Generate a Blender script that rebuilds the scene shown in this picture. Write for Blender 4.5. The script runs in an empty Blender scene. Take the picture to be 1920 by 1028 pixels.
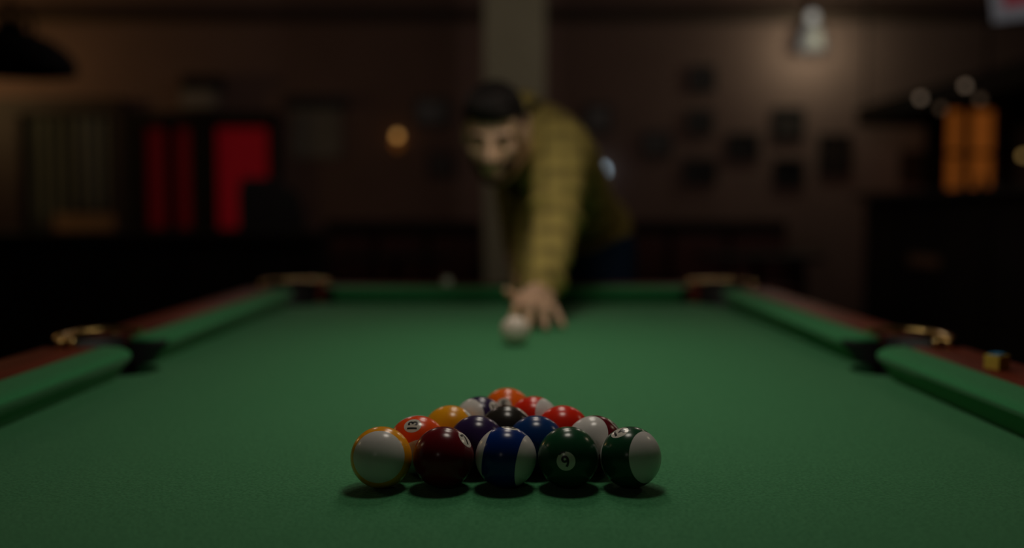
import bpy, bmesh, math, random
from mathutils import Vector, Matrix
random.seed(7)
S = bpy.context.scene
COL = S.collection
PI = math.pi

# ------------------------------------------------------------------ camera
FPX = 1867.0
BED = 0.78                       # height of the cloth
CAMZ = BED + 0.254
PITCH = math.radians(3.65)
cd = bpy.data.cameras.new('camera'); cam = bpy.data.objects.new('camera', cd); COL.objects.link(cam)
cam.location = (0, 0, CAMZ)
cam.rotation_euler = (PI/2 - PITCH, 0, 0)
cd.sensor_width = 36; cd.lens = FPX/1920*36
cd.dof.use_dof = True; cd.dof.focus_distance = 0.915; cd.dof.aperture_fstop = 1.6
cd.clip_start = 0.02; cd.clip_end = 60
S.camera = cam
# ------------------------------------------------------------------ world, view
w = bpy.data.worlds.new('world'); S.world = w; w.use_nodes = True
w.node_tree.nodes['Background'].inputs[0].default_value = (0.010, 0.012, 0.020, 1)
w.node_tree.nodes['Background'].inputs[1].default_value = 0.3
vs = S.view_settings
vs.view_transform = 'Standard'; vs.look = 'None'; vs.gamma = 1; vs.use_curve_mapping = False
vs.exposure = 0.0
S.cycles.use_denoising = True
S.cycles.sample_clamp_indirect = 3.0


def light(name, kind, loc, energy, color, size=0.1, rot=(0, 0, 0), spot=None):
    l = bpy.data.lights.new(name, kind); l.energy = energy; l.color = color
    if kind == 'AREA': l.shape = 'DISK'; l.size = size
    else: l.shadow_soft_size = size
    if spot: l.spot_size = spot; l.spot_blend = 0.6
    o = bpy.data.objects.new(name, l); COL.objects.link(o); o.location = loc; o.rotation_euler = rot
    return o


# lamps over the table (their shades are built further down, at the same spots)
LAMPS = [(0.045, 1.10, 1.56), (0.045, 1.55, 1.56), (0.045, 2.00, 1.56)]
LAMP_W = [1.04, 0.90, 1.10]
for (x, y, z), e in zip(LAMPS, LAMP_W):
    light('table_lamp_light', 'AREA', (x, y, z), e, (1.0, 0.91, 0.78), 0.17)


def P(px, py, Y):                # a point of the photograph at distance Y
    u = (px - 960)/FPX; v = (514 - py)/FPX
    c, s = math.cos(PITCH), math.sin(PITCH)
    d = Vector((u, c + v*s, -s + v*c))
    return Vector((0, 0, CAMZ)) + d*(Y/d.y)


# ------------------------------------------------------------------ materials
MATS = {}
def mat(name, col, rough=0.5, metal=0.0, spec=0.5, emit=None, es=0.0, noise=None, bump=0.0, coat=0.0, sheen=0.0, trans=0.0):
    if name in MATS: return MATS[name]
    m = bpy.data.materials.new(name); m.use_nodes = True; MATS[name] = m
    nt = m.node_tree; b = nt.nodes['Principled BSDF']
    b.inputs['Base Color'].default_value = (*col, 1)
    b.inputs['Roughness'].default_value = rough; b.inputs['Metallic'].default_value = metal
    b.inputs['Specular IOR Level'].default_value = spec
    b.inputs['Coat Weight'].default_value = coat; b.inputs['Coat Roughness'].default_value = 0.08
    b.inputs['Sheen Weight'].default_value = sheen
    b.inputs['Transmission Weight'].default_value = trans
    if emit: b.inputs['Emission Color'].default_value = (*emit, 1); b.inputs['Emission Strength'].default_value = es
    if noise:                    # (scale xyz, second colour, detail)
        tc = nt.nodes.new('ShaderNodeTexCoord'); mp = nt.nodes.new('ShaderNodeMapping'); nz = nt.nodes.new('ShaderNodeTexNoise')
        mp.inputs['Scale'].default_value = noise[0]; nz.inputs['Scale'].default_value = 1; nz.inputs['Detail'].default_value = noise[2]
        mx = nt.nodes.new('ShaderNodeMix'); mx.data_type = 'RGBA'
        rp = nt.nodes.new('ShaderNodeMapRange'); rp.inputs[1].default_value = 0.36; rp.inputs[2].default_value = 0.64
        nt.links.new(tc.outputs['Object'], mp.inputs[0]); nt.links.new(mp.outputs[0], nz.inputs['Vector'])
        nt.links.new(nz.outputs[0], rp.inputs[0]); nt.links.new(rp.outputs[0], mx.inputs[0])
        mx.inputs[6].default_value = (*col, 1); mx.inputs[7].default_value = (*noise[1], 1)
        nt.links.new(mx.outputs[2], b.inputs['Base Color'])
        if bump:
            bp = nt.nodes.new('ShaderNodeBump'); bp.inputs['Strength'].default_value = bump; bp.inputs['Distance'].default_value = 0.002
            nt.links.new(nz.outputs[0], bp.inputs['Height']); nt.links.new(bp.outputs[0], b.inputs['Normal'])
    return m


def ball_mat(name, col, stripe):
    m = bpy.data.materials.new(name); m.use_nodes = True
    nt = m.node_tree; b = nt.nodes['Principled BSDF']
    b.inputs['Roughness'].default_value = 0.22; b.inputs['Specular IOR Level'].default_value = 0.28
    if not stripe:
        b.inputs['Base Color'].default_value = (*col, 1); return m
    tc = nt.nodes.new('ShaderNodeTexCoord'); sx = nt.nodes.new('ShaderNodeSeparateXYZ')
    ab = nt.nodes.new('ShaderNodeMath'); ab.operation = 'ABSOLUTE'
    mr = nt.nodes.new('ShaderNodeMapRange'); e = 0.0280*math.sin(math.radians(34))
    mr.inputs[1].default_value = e - 0.0001; mr.inputs[2].default_value = e + 0.0001
    mx = nt.nodes.new('ShaderNodeMix'); mx.data_type = 'RGBA'
    mx.inputs[6].default_value = (*col, 1); mx.inputs[7].default_value = (0.72, 0.69, 0.66, 1)
    nt.links.new(tc.outputs['Object'], sx.inputs[0]); nt.links.new(sx.outputs[2], ab.inputs[0])
    nt.links.new(ab.outputs[0], mr.inputs[0]); nt.links.new(mr.outputs[0], mx.inputs[0])
    nt.links.new(mx.outputs[2], b.inputs['Base Color'])
    return m


def plaid_mat():
    m = bpy.data.materials.new('plaid_shirt_cloth'); m.use_nodes = True
    nt = m.node_tree; b = nt.nodes['Principled BSDF']; b.inputs['Roughness'].default_value = 0.85; b.inputs['Specular IOR Level'].default_value = 0.2
    tc = nt.nodes.new('ShaderNodeTexCoord'); sx = nt.nodes.new('ShaderNodeSeparateXYZ'); nt.links.new(tc.outputs['Object'], sx.inputs[0])
    acc = None
    for k, (ax, freq) in enumerate(((0, 150), (2, 135), (1, 120))):
        mu = nt.nodes.new('ShaderNodeMath'); mu.operation = 'MULTIPLY'; mu.inputs[1].default_value = freq
        si = nt.nodes.new('ShaderNodeMath'); si.operation = 'SINE'
        gt = nt.nodes.new('ShaderNodeMath'); gt.operation = 'GREATER_THAN'; gt.inputs[1].default_value = 0.45
        nt.links.new(sx.outputs[ax], mu.inputs[0]); nt.links.new(mu.outputs[0], si.inputs[0]); nt.links.new(si.outputs[0], gt.inputs[0])
        if acc is None: acc = gt
        else:
            ad = nt.nodes.new('ShaderNodeMath'); ad.operation = 'ADD'; nt.links.new(acc.outputs[0], ad.inputs[0]); nt.links.new(gt.outputs[0], ad.inputs[1]); acc = ad
    dv = nt.nodes.new('ShaderNodeMath'); dv.operation = 'MULTIPLY'; dv.inputs[1].default_value = 0.27; nt.links.new(acc.outputs[0], dv.inputs[0])
    mx = nt.nodes.new('ShaderNodeMix'); mx.data_type = 'RGBA'
    mx.inputs[6].default_value = (0.46, 0.35, 0.10, 1); mx.inputs[7].default_value = (0.17, 0.13, 0.045, 1)
    nt.links.new(dv.outputs[0], mx.inputs[0]); nt.links.new(mx.outputs[2], b.inputs['Base Color'])
    return m


M_CLOTH = mat('green_baize', (0.030, 0.215, 0.074), 0.9, spec=0.18, sheen=0.16, noise=((340, 340, 340), (0.066, 0.310, 0.122), 5), bump=0.5)
M_CUSH = mat('green_cushion_baize', (0.034, 0.25, 0.085), 0.9, spec=0.18, sheen=0.12, noise=((300, 300, 300), (0.046, 0.29, 0.105), 2), bump=0.15)
M_MAHOG = mat('mahogany', (0.19, 0.030, 0.012), 0.55, spec=0.10, noise=((3, 40, 40), (0.11, 0.018, 0.008), 4))
M_MAHOG_Y = mat('mahogany_long_grain', (0.19, 0.030, 0.012), 0.55, spec=0.10, noise=((40, 3, 40), (0.11, 0.018, 0.008), 4))
M_BRASS = mat('brass', (0.80, 0.56, 0.22), 0.26, metal=1.0, noise=((60, 60, 60), (0.70, 0.47, 0.17), 2))
M_LEATHER = mat('black_leather', (0.008, 0.008, 0.010), 0.6, noise=((200, 200, 200), (0.014, 0.014, 0.016), 2), bump=0.3)
M_BLACKWOOD = mat('black_stained_wood', (0.007, 0.006, 0.007), 0.6, spec=0.2, noise=((3, 30, 30), (0.016, 0.012, 0.011), 4))
M_DARKWOOD = mat('dark_brown_wood', (0.012, 0.008, 0.006), 0.8, spec=0.03, noise=((3, 30, 30), (0.016, 0.011, 0.008), 4))
M_WALL = mat('brown_wall_paint', (0.250, 0.165, 0.145), 0.9, spec=0.2, noise=((2.2, 2.2, 2.2), (0.228, 0.150, 0.132), 4), bump=0.1)
M_CEIL = mat('ceiling_paint', (0.20, 0.15, 0.12), 0.9, spec=0.2, noise=((3, 3, 3), (0.18, 0.135, 0.105), 3))
M_TRIM = mat('cornice_wood', (0.055, 0.034, 0.026), 0.6, noise=((2, 40, 40), (0.07, 0.044, 0.032), 3))
M_FLOOR = mat('dark_floor_boards', (0.035, 0.022, 0.016), 0.5, noise=((1, 22, 22), (0.055, 0.034, 0.022), 4))
M_PILLAR = mat('cream_plaster', (0.40, 0.40, 0.29), 0.85, spec=0.2, noise=((5, 5, 5), (0.37, 0.37, 0.265), 3))
M_BLACKMET = mat('black_metal', (0.004, 0.004, 0.006), 0.9, spec=0.05, noise=((50, 50, 50), (0.014, 0.014, 0.016), 2))
M_WHITEIN = mat('lamp_shade_white_lining', (0.75, 0.73, 0.68), 0.7, noise=((20, 20, 20), (0.70, 0.68, 0.63), 2))
M_GREENSHADE = mat('green_enamel', (0.02, 0.10, 0.05), 0.25, noise=((20, 20, 20), (0.018, 0.085, 0.042), 2))
M_MAROON = mat('maroon_upholstery', (0.070, 0.020, 0.020), 0.8, noise=((60, 60, 60), (0.09, 0.028, 0.026), 3), bump=0.2)
M_WHITE_BALL = mat('ivory_ball', (0.80, 0.67, 0.57), 0.22, noise=((60, 60, 60), (0.78, 0.65, 0.55), 2))
M_DISC = mat('number_disc_white', (0.72, 0.68, 0.60), 0.19, noise=((60, 60, 60), (0.70, 0.66, 0.58), 2))
M_INK = mat('black_print', (0.008, 0.008, 0.009), 0.3, noise=((60, 60, 60), (0.012, 0.012, 0.013), 2))
M_SKIN = mat('skin', (0.68, 0.43, 0.27), 0.55, spec=0.35, noise=((40, 40, 40), (0.62, 0.38, 0.26), 3))
M_STUB = mat('dark_stubble', (0.060, 0.034, 0.024), 0.8, spec=0.1, noise=((400, 400, 400), (0.11, 0.062, 0.042), 3))
M_HAIR = mat('dark_hair', (0.009, 0.008, 0.008), 0.75, spec=0.12, noise=((40, 40, 200), (0.020, 0.015, 0.013), 4), bump=0.5)
M_TEE = mat('black_tee_cloth', (0.012, 0.011, 0.012), 0.9, spec=0.1, noise=((150, 150, 150), (0.017, 0.016, 0.017), 2))
M_JEANS = mat('blue_denim', (0.012, 0.028, 0.070), 0.9, spec=0.1, noise=((200, 200, 200), (0.018, 0.040, 0.09), 2))
M_PLAID = plaid_mat()


# ------------------------------------------------------------------ building helpers
class MB:
    def __init__(s): s.bm = bmesh.new()
    def box(s, lo, hi, rot=None, bevel=0.0):
        lo, hi = Vector(lo), Vector(hi); c = (lo + hi)/2; d = hi - lo
        t = bmesh.new(); bmesh.ops.create_cube(t, size=1)
        for v in t.verts: v.co = Vector((v.co.x*d.x, v.co.y*d.y, v.co.z*d.z))
        if bevel: bmesh.ops.bevel(t, geom=t.edges[:], offset=bevel, segments=2, affect='EDGES', profile=0.6)
        if rot is not None:
            for v in t.verts: v.co = rot @ v.co
        for v in t.verts: v.co += c
        return s.merge(t)
    def merge(s, t):
        me = bpy.data.meshes.new('t'); t.to_mesh(me); t.free(); s.bm.from_mesh(me); bpy.data.meshes.remove(me); return s
    def ball(s, c, r, rot=None, u=24, v=14):
        r = Vector((r, r, r)) if not hasattr(r, '__len__') else Vector(r)
        m = Matrix.Translation(Vector(c)) @ (rot.to_4x4() if rot is not None else Matrix()) @ Matrix.Diagonal((*r, 1))
        rings = [[s.bm.verts.new(m @ Vector((0, 0, 1)))]]
        for j in range(1, v):
            a = PI*j/v; rings.append([s.bm.verts.new(m @ Vector((math.sin(a)*math.cos(2*PI*k/u), math.sin(a)*math.sin(2*PI*k/u), math.cos(a)))) for k in range(u)])
        rings.append([s.bm.verts.new(m @ Vector((0, 0, -1)))])
        for k in range(u):
            s.bm.faces.new((rings[0][0], rings[1][k], rings[1][(k+1) % u])); s.bm.faces.new((rings[-1][0], rings[-2][(k+1) % u], rings[-2][k]))
        for a, b in zip(rings[1:-1], rings[2:-1]):
            for k in range(u): s.bm.faces.new((a[k], b[k], b[(k+1) % u], a[(k+1) % u]))
        return s
    def lathe(s, prof, c=(0, 0, 0), n=32, closed=False, axis=None):
        c = Vector(c); R = axis.to_track_quat('Z', 'Y').to_matrix() if axis is not None else Matrix.Identity(3)
        rings = []
        for r, z in prof:
            rings.append([s.bm.verts.new(c + R @ Vector((r*math.cos(2*PI*k/n), r*math.sin(2*PI*k/n), z))) for k in range(n)] if r > 1e-6
                         else [s.bm.verts.new(c + R @ Vector((0, 0, z)))])
        for a, b in zip(rings, rings[1:] + (rings[:1] if closed else [])):
            for k in range(n):
                f = [a[k % len(a)], a[(k+1) % len(a)], b[(k+1) % len(b)], b[k % len(b)]]
                f = [x for i, x in enumerate(f) if x not in f[:i]]
                if len(f) > 2: s.bm.faces.new(f)
        return s
    def tube(s, pts, rads, n=12, flat=1.0, closed=False):
        pts = [Vector(p) for p in pts]; rads = rads if hasattr(rads, '__len__') else [rads]*len(pts)
        rings = []; N = len(pts)
        for i, p in enumerate(pts):
            d = (pts[(i+1) % N] - pts[i-1]) if closed else (pts[min(i+1, N-1)] - pts[max(i-1, 0)])
            d.normalize(); up = Vector((0, 0, 1)) if abs(d.z) < 0.95 else Vector((0, 1, 0))
            a = d.cross(up).normalized(); b = a.cross(d).normalized()
            rings.append([s.bm.verts.new(p + a*math.cos(2*PI*k/n)*rads[i] + b*math.sin(2*PI*k/n)*rads[i]*flat) for k in range(n)])
        for a, b in zip(rings, rings[1:] + (rings[:1] if closed else [])):
            for k in range(n): s.bm.faces.new((a[k], a[(k+1) % n], b[(k+1) % n], b[k]))
        if not closed: s.bm.faces.new(rings[0][::-1]); s.bm.faces.new(rings[-1])
        return s
    def chain(s, pts, rads):     # round limbs, to be fused afterwards
        pts = [Vector(p) for p in pts]
        for i in range(len(pts)-1): s.tube([pts[i], pts[i+1]], [rads[i], rads[i+1]], 16)
        for p, r in zip(pts, rads): s.ball(p, r, None, 16, 10)
        return s
    def prism(s, poly, z0, z1):
        lo = [s.bm.verts.new((x, y, z0)) for x, y in poly]; hi = [s.bm.verts.new((x, y, z1)) for x, y in poly]
        s.bm.faces.new(hi); s.bm.faces.new(lo[::-1]); n = len(poly)
        for k in range(n): s.bm.faces.new((lo[k], lo[(k+1) % n], hi[(k+1) % n], hi[k]))
        return s
    def grid(s, fn, nu, nv):
        g = [[s.bm.verts.new(fn(i/nu, j/nv)) for j in range(nv+1)] for i in range(nu+1)]
        for i in range(nu):
            for j in range(nv): s.bm.faces.new((g[i][j], g[i+1][j], g[i+1][j+1], g[i][j+1]))
        return s
    def build(s, name, m, parent=None, smooth=False, angle=40, world=True):
        bmesh.ops.recalc_face_normals(s.bm, faces=s.bm.faces[:])
        if parent is not None and world:
            o0 = wloc(parent)
            for v in s.bm.verts: v.co -= o0
        me = bpy.data.meshes.new(name); s.bm.to_mesh(me); s.bm.free()
        return link(name, me, m, parent, smooth, angle)


def wloc(o):
    p = Vector(o.location)
    while o.parent is not None: o = o.parent; p += Vector(o.location)
    return p


def link(name, me, m, parent=None, smooth=False, angle=40):
    me.materials.clear(); me.materials.append(m)
    if smooth:
        me.polygons.foreach_set('use_smooth', [True]*len(me.polygons))
        if angle < 180: me.set_sharp_from_angle(angle=math.radians(angle))
    o = bpy.data.objects.new(name, me); COL.objects.link(o); o.parent = parent
    return o


def tag(o, label=None, cat=None, group=None, kind=None):
    if label: o['label'] = label
    if cat: o['category'] = cat
    if group: o['group'] = group
    if kind: o['kind'] = kind
    return o


def empty(name, loc, label=None, cat=None, group=None, kind=None):
    o = bpy.data.objects.new(name, None); COL.objects.link(o); o.location = loc; o.empty_display_size = 0.05
    return tag(o, label, cat, group, kind)


def dup(o, parent=None):
    c = o.copy(); COL.objects.link(c); c.parent = parent
    for ch in list(o.children): dup(ch, c)
    return c


def fuse(name, mb, voxel, m, parent=None, smooth=6, cut=None, thick=0.0):
    """join overlapping round shapes into one continuous skin"""
    me = bpy.data.meshes.new('t'); mb.bm.to_mesh(me); mb.bm.free()
    o = bpy.data.objects.new('t', me); COL.objects.link(o)
    r = o.modifiers.new('r', 'REMESH'); r.mode = 'VOXEL'; r.voxel_size = voxel
    k = o.modifiers.new('s', 'SMOOTH'); k.iterations = smooth; k.factor = 0.5
    dg = bpy.context.evaluated_depsgraph_get(); dg.update()
    out = bpy.data.meshes.new_from_object(o.evaluated_get(dg)); bpy.data.objects.remove(o)
    if cut or parent is not None:
        bm = bmesh.new(); bm.from_mesh(out)
        if cut: bmesh.ops.delete(bm, geom=[v for v in bm.verts if cut(v.co)], context='VERTS')
        if parent is not None:
            l0 = wloc(parent)
            for v in bm.verts: v.co -= l0
        bm.to_mesh(out); bm.free()
    ob = link(name, out, m, parent, True, 180)
    if thick:
        sm = ob.modifiers.new('thickness', 'SOLIDIFY'); sm.thickness = thick; sm.offset = -1
    return ob


# ================================================================== the room
YB = 8.0; XL, XR, YF, ZC = -4.7, 4.7, -2.6, 2.78
def struct(o): o['kind'] = 'structure'; return o
struct(MB().box((XL-.2, YF-.2, -.12), (XR+.2, YB+.2, 0)).build('floor', M_FLOOR))
struct(MB().box((XL-.2, YF-.2, ZC), (XR+.2, YB+.2, ZC+.15)).build('ceiling', M_CEIL))
struct(MB().box((XL-.2, YB, 0), (XR+.2, YB+.2, ZC)).build('wall_back', M_WALL))
struct(MB().box((XL-.2, YF, 0), (XL, YB, ZC)).build('wall_left', M_WALL))
struct(MB().box((XR, YF, 0), (XR+.2, YB, ZC)).build('wall_right', M_WALL))
struct(MB().box((XL-.2, YF-.2, 0), (XR+.2, YF, ZC)).build('wall_front', M_WALL))
zc0 = P(960, 43, YB).z
struct(MB().prism([(0, 0)] and [(YB, zc0), (YB-.05, zc0), (YB-.05, zc0+.03), (YB-.09, zc0+.05), (YB-.09, zc0+.10), (YB, zc0+.10)], XL, XR)
       .build('trim_1', M_TRIM))
# the prism above is drawn in (y, z) and extruded along x
_t = bpy.data.objects['trim_1'].data
for v in _t.vertices: v.co = Vector((v.co.z, v.co.x, v.co.y))
struct(MB().box((XL, YB-.02, 0), (XR, YB, .12), bevel=.004).build('baseboard_back', M_TRIM))
pa, pb = P(908, 300, 6.6), P(1022, 300, 6.6)
pil = struct(empty('pillar', ((pa.x+pb.x)/2, 6.6+.2, 0)))
MB().box((pa.x, 6.6, 0), (pb.x, 7.0, ZC), bevel=.008).build('shaft', M_PILLAR, pil)
MB().box((pa.x-.02, 6.58, 0), (pb.x+.02, 7.02, .14), bevel=.006).build('plinth', M_TRIM, pil)

# ================================================================== the pool table
TX = -0.012; HW = 0.559; Y0, Y1 = 0.455, 2.690; YM = (Y0+Y1)/2
CW = 0.056; RW = 0.145; ZN = 0.0375; ZT = 0.046
table = empty('pool_table', (TX, YM, 0), 'mahogany pool table with green cloth and brass pocket brackets', 'pool table')
RC, RS = 0.062, 0.060
corners = [(TX+sx*(HW+.022), (Y1+.022) if sy > 0 else (Y0-.022), sx, sy) for sx in (-1, 1) for sy in (-1, 1)]
sides = [(TX+sx*(HW+.052), YM, sx, 0) for sx in (-1, 1)]
# bed: outline with the pocket holes bitten out of it
E = 0.050
def bite(cx, cy, r, a0, a1, n=14):
    return [(cx + r*math.cos(math.radians(a0+(a1-a0)*k/n)), cy + r*math.sin(math.radians(a0+(a1-a0)*k/n))) for k in range(n+1)]
xl, xr, yn, yf = TX-HW-E, TX+HW+E, Y0-E, Y1+E
c = math.degrees(math.acos(.028/RC)) 
def corner_bite(cx, cy, sx, sy):
    # the arc facing the table, between the two outline edges, counter-clockwise around the bed
    ax = math.degrees(math.asin(max(-1, min(1, (E-.022)/RC))))
    base = {(-1, -1): (90+ax, -ax), (1, -1): (180+ax, 90-ax), (1, 1): (270+ax, 180-ax), (-1, 1): (ax, -90-ax)}[(sx, sy)]
    return bite(cx, cy, RC, base[0], base[1])
cd_ = {(k[2], k[3]): k for k in corners}
so = math.degrees(math.acos(.002/RS))
poly = corner_bite(*cd_[(-1, -1)]) + corner_bite(*cd_[(1, -1)]) + bite(sides[1][0], YM, RS, 270-2, 90+2) + corner_bite(*cd_[(1, 1)]) \
    + corner_bite(*cd_[(-1, 1)]) + bite(sides[0][0], YM, RS, 90-2, -90+2)
mb = MB(); mb.prism(poly, BED-.03, BED); bmesh.ops.triangulate(mb.bm, faces=[f for f in mb.bm.faces if len(f.verts) > 4])
mb.build('bed', M_CLOTH, table)

# cushions: a profile lofted along each side with rounded jaws
def cushion(along0, along1, place, name='cushion'):
    prof = [(0.0, ZN), (0.003, ZN+.004), (0.012, ZN+.0075), (CW, ZT), (CW, 0.0), (.027, 0.0), (.014, .018), (.0015, ZN-.006)]
    mb = MB(); rings = []; n = 40; R = .045
    L = along1 - along0
    ts = [R*(1-math.cos(PI/2*k/8)) for k in range(8)]; ts = ts + [R + (L-2*R)*k/6 for k in range(7)] + [L - t for t in ts[::-1]]
    for t in ts:
        e = min(t, L-t); ret = 0 if e >= R else (CW-.008)*(1-math.sqrt(max(0, 1-((R-e)/R)**2)))
        rings.append([mb.bm.verts.new(place(along0+t, max(u, 0)*(1-ret/CW)+ret, z)) for u, z in prof])
    m_ = len(prof)
    for a, b in zip(rings, rings[1:]):
        for k in range(m_): mb.bm.faces.new((a[k], a[(k+1) % m_], b[(k+1) % m_], b[k]))
    mb.bm.faces.new(rings[0]); mb.bm.faces.new(rings[-1][::-1])
    cu = mb.build(name, M_CUSH, table, True, 35)
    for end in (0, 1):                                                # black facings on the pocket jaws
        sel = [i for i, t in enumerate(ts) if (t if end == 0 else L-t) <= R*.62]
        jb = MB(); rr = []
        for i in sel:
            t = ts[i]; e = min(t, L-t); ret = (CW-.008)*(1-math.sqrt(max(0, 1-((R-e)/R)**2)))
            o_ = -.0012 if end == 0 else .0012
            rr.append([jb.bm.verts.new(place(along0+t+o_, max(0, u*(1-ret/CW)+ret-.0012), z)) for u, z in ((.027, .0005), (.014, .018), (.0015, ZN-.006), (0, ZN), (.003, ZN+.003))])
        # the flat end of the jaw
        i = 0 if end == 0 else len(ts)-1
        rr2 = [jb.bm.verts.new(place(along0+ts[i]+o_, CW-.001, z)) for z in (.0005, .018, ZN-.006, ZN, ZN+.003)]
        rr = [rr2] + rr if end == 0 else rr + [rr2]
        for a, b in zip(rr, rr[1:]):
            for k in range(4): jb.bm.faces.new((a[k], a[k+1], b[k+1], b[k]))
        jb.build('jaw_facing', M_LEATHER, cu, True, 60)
    return cu
gs, gc = 0.052, 0.060
for sx in (-1, 1):
    pl = lambda t, u, z, sx=sx: Vector((TX+sx*(HW+u), t, BED+z))
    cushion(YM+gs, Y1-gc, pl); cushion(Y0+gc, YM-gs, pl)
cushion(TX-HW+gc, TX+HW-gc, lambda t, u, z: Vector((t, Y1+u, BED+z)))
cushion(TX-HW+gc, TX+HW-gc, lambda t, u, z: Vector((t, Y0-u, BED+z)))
# wooden rails
def rail(x0, x1, y0, y1):
    MB().box((x0, y0, BED-.085), (x1, y1, BED+ZT+.001), bevel=.007).build('rail', M_MAHOG if x1-x0 > y1-y0 else M_MAHOG_Y, table, True, 50)
for sx in (-1, 1):
    a, b = sorted((TX+sx*(HW+CW), TX+sx*(HW+RW)))
    rail(a, b, YM+.066, Y1-.03); rail(a, b, Y0+.03, YM-.066)
    a, b = sorted((TX+sx*(HW+.118), TX+sx*(HW+RW)))
rail(TX-HW+.03, TX+HW-.03, Y1+CW, Y1+RW); rail(TX-HW+.03, TX+HW-.03, Y0-RW, Y0-CW)
# pockets: leather cups, and brass brackets standing on studs
cupprof = [(.060, BED+.040), (.067, BED+.046), (.073, BED+.040), (.070, BED-.05), (.050, BED-.16), (0, BED-.165), (0, BED-.155), (.044, BED-.15), (.060, BED-.05)]
for cx, cy, sx, sy in corners + sides:
    if sy: cx += sx*.008; cy += sy*.008
    else: cx += sx*.008
    mb = MB(); n = 40; ang = math.atan2(sy, sx); op = math.radians(132 if sy else 112)
    # the lip only wraps the outer side; the wall below the bed goes all round
    rings = []
    for r, z in cupprof:
        ring = []
        for k in range(n):
            a = 2*PI*k/n; d = abs((a-ang+PI) % (2*PI)-PI)
            ring.append(mb.bm.verts.new((cx+r*math.cos(a), cy+r*math.sin(a), z if (d < op and sy == 0 and d < 1.5 or sy and d < 1.45) else min(z, BED-.012))))
        rings.append(ring)
    for a, b in zip(rings, rings[1:] + rings[:1]):
        for k in range(n): mb.bm.faces.new((a[k], a[(k+1) % n], b[(k+1) % n], b[k]))
    bmesh.ops.remove_doubles(mb.bm, verts=mb.bm.verts[:], dist=1e-5)
    mb.build('pocket', M_LEATHER, table, True, 50)
def bracket(path, studs):
    path = [Vector(p) for p in path]
    o = MB().tube(path, .0080, 12, .62).build('pocket_bracket', M_BRASS, table, True, 60)
    for x, y in studs:
        z = BED+ZT
        MB().lathe([(0, z), (.0050, z), (.0050, z+.002), (.003, z+.003), (.003, z+.004), (.0050, z+.006), (.0056, z+.009), (.0046, z+.013), (.002, z+.0145), (0, z+.0148)], (x, y, 0), 16)\
            .build('stud', M_BRASS, o, True, 60)
ZB = BED + .057
for cx, cy, sx, sy in sides:
    nx = TX + sx*HW; pts = []
    y_n, y_f = YM-.073, YM+.073; r = .060
    pts.append((nx+sx*.090, y_n, ZB-.004)); pts.append((nx+sx*.100, y_n, ZB))
    for k in range(0, 9):
        a = -90+180*k/8
        pts.append((nx+sx*(.098+.040*math.cos(math.radians(a))), YM+.073*math.sin(math.radians(a)), ZB))
    pts += [(nx+sx*.075, y_f, ZB), (nx+sx*.045, y_f, ZB-.003)]
    bracket(pts, [(nx+sx*.095, y_n-.004), (nx+sx*.113, y_n-.004), (nx+sx*.092, y_f)])
for cx, cy, sx, sy in corners:
    a0 = math.atan2(sy, sx); pts = []
    ox, oy = TX+sx*(HW+.03), (Y1 if sy > 0 else Y0)+sy*.03
    e1 = Vector((TX+sx*(HW-.055), (Y1 if sy > 0 else Y0)+sy*.095, ZB)); e2 = Vector((TX+sx*(HW+.095), (Y1 if sy > 0 else Y0)-sy*.055, ZB))
    arc = [Vector((ox+.083*math.cos(a0+math.radians(t))*1.0, oy+.083*math.sin(a0+math.radians(t)), ZB)) for t in range(-60, 61, 12)]
    if (arc[0]-e1).length > (arc[-1]-e1).length: arc = arc[::-1]
    bracket([e1] + arc + [e2], [(e1.x, e1.y), (e2.x, e2.y)])
# outer frame, corner blocks and legs
for sx in (-1, 1):
    a, b = sorted((TX+sx*(HW+RW-.04), TX+sx*(HW+RW-.01)))
    MB().box((a, Y0-.12, BED-.26), (b, Y1+.12, BED-.08), bevel=.006).build('apron', M_MAHOG, table)
for a, b in ((Y0-.135, Y0-.105), (Y1+.105, Y1+.135)):
    MB().box((TX-HW-.12, a, BED-.26), (TX+HW+.12, b, BED-.08), bevel=.006).build('apron', M_MAHOG, table)
for sx in (-1, 1):
    for y in (Y0+.16, Y1-.16):
        x = TX+sx*(HW-.06)
        MB().lathe([(0, 0), (.062, 0), (.065, .03), (.045, .06), (.058, .18), (.07, .36), (.055, .44), (.078, .48), (.078, BED-.03), (0, BED-.03)], (x, y, 0), 20)\
            .build('leg', M_MAHOG, table, True, 40)

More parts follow.
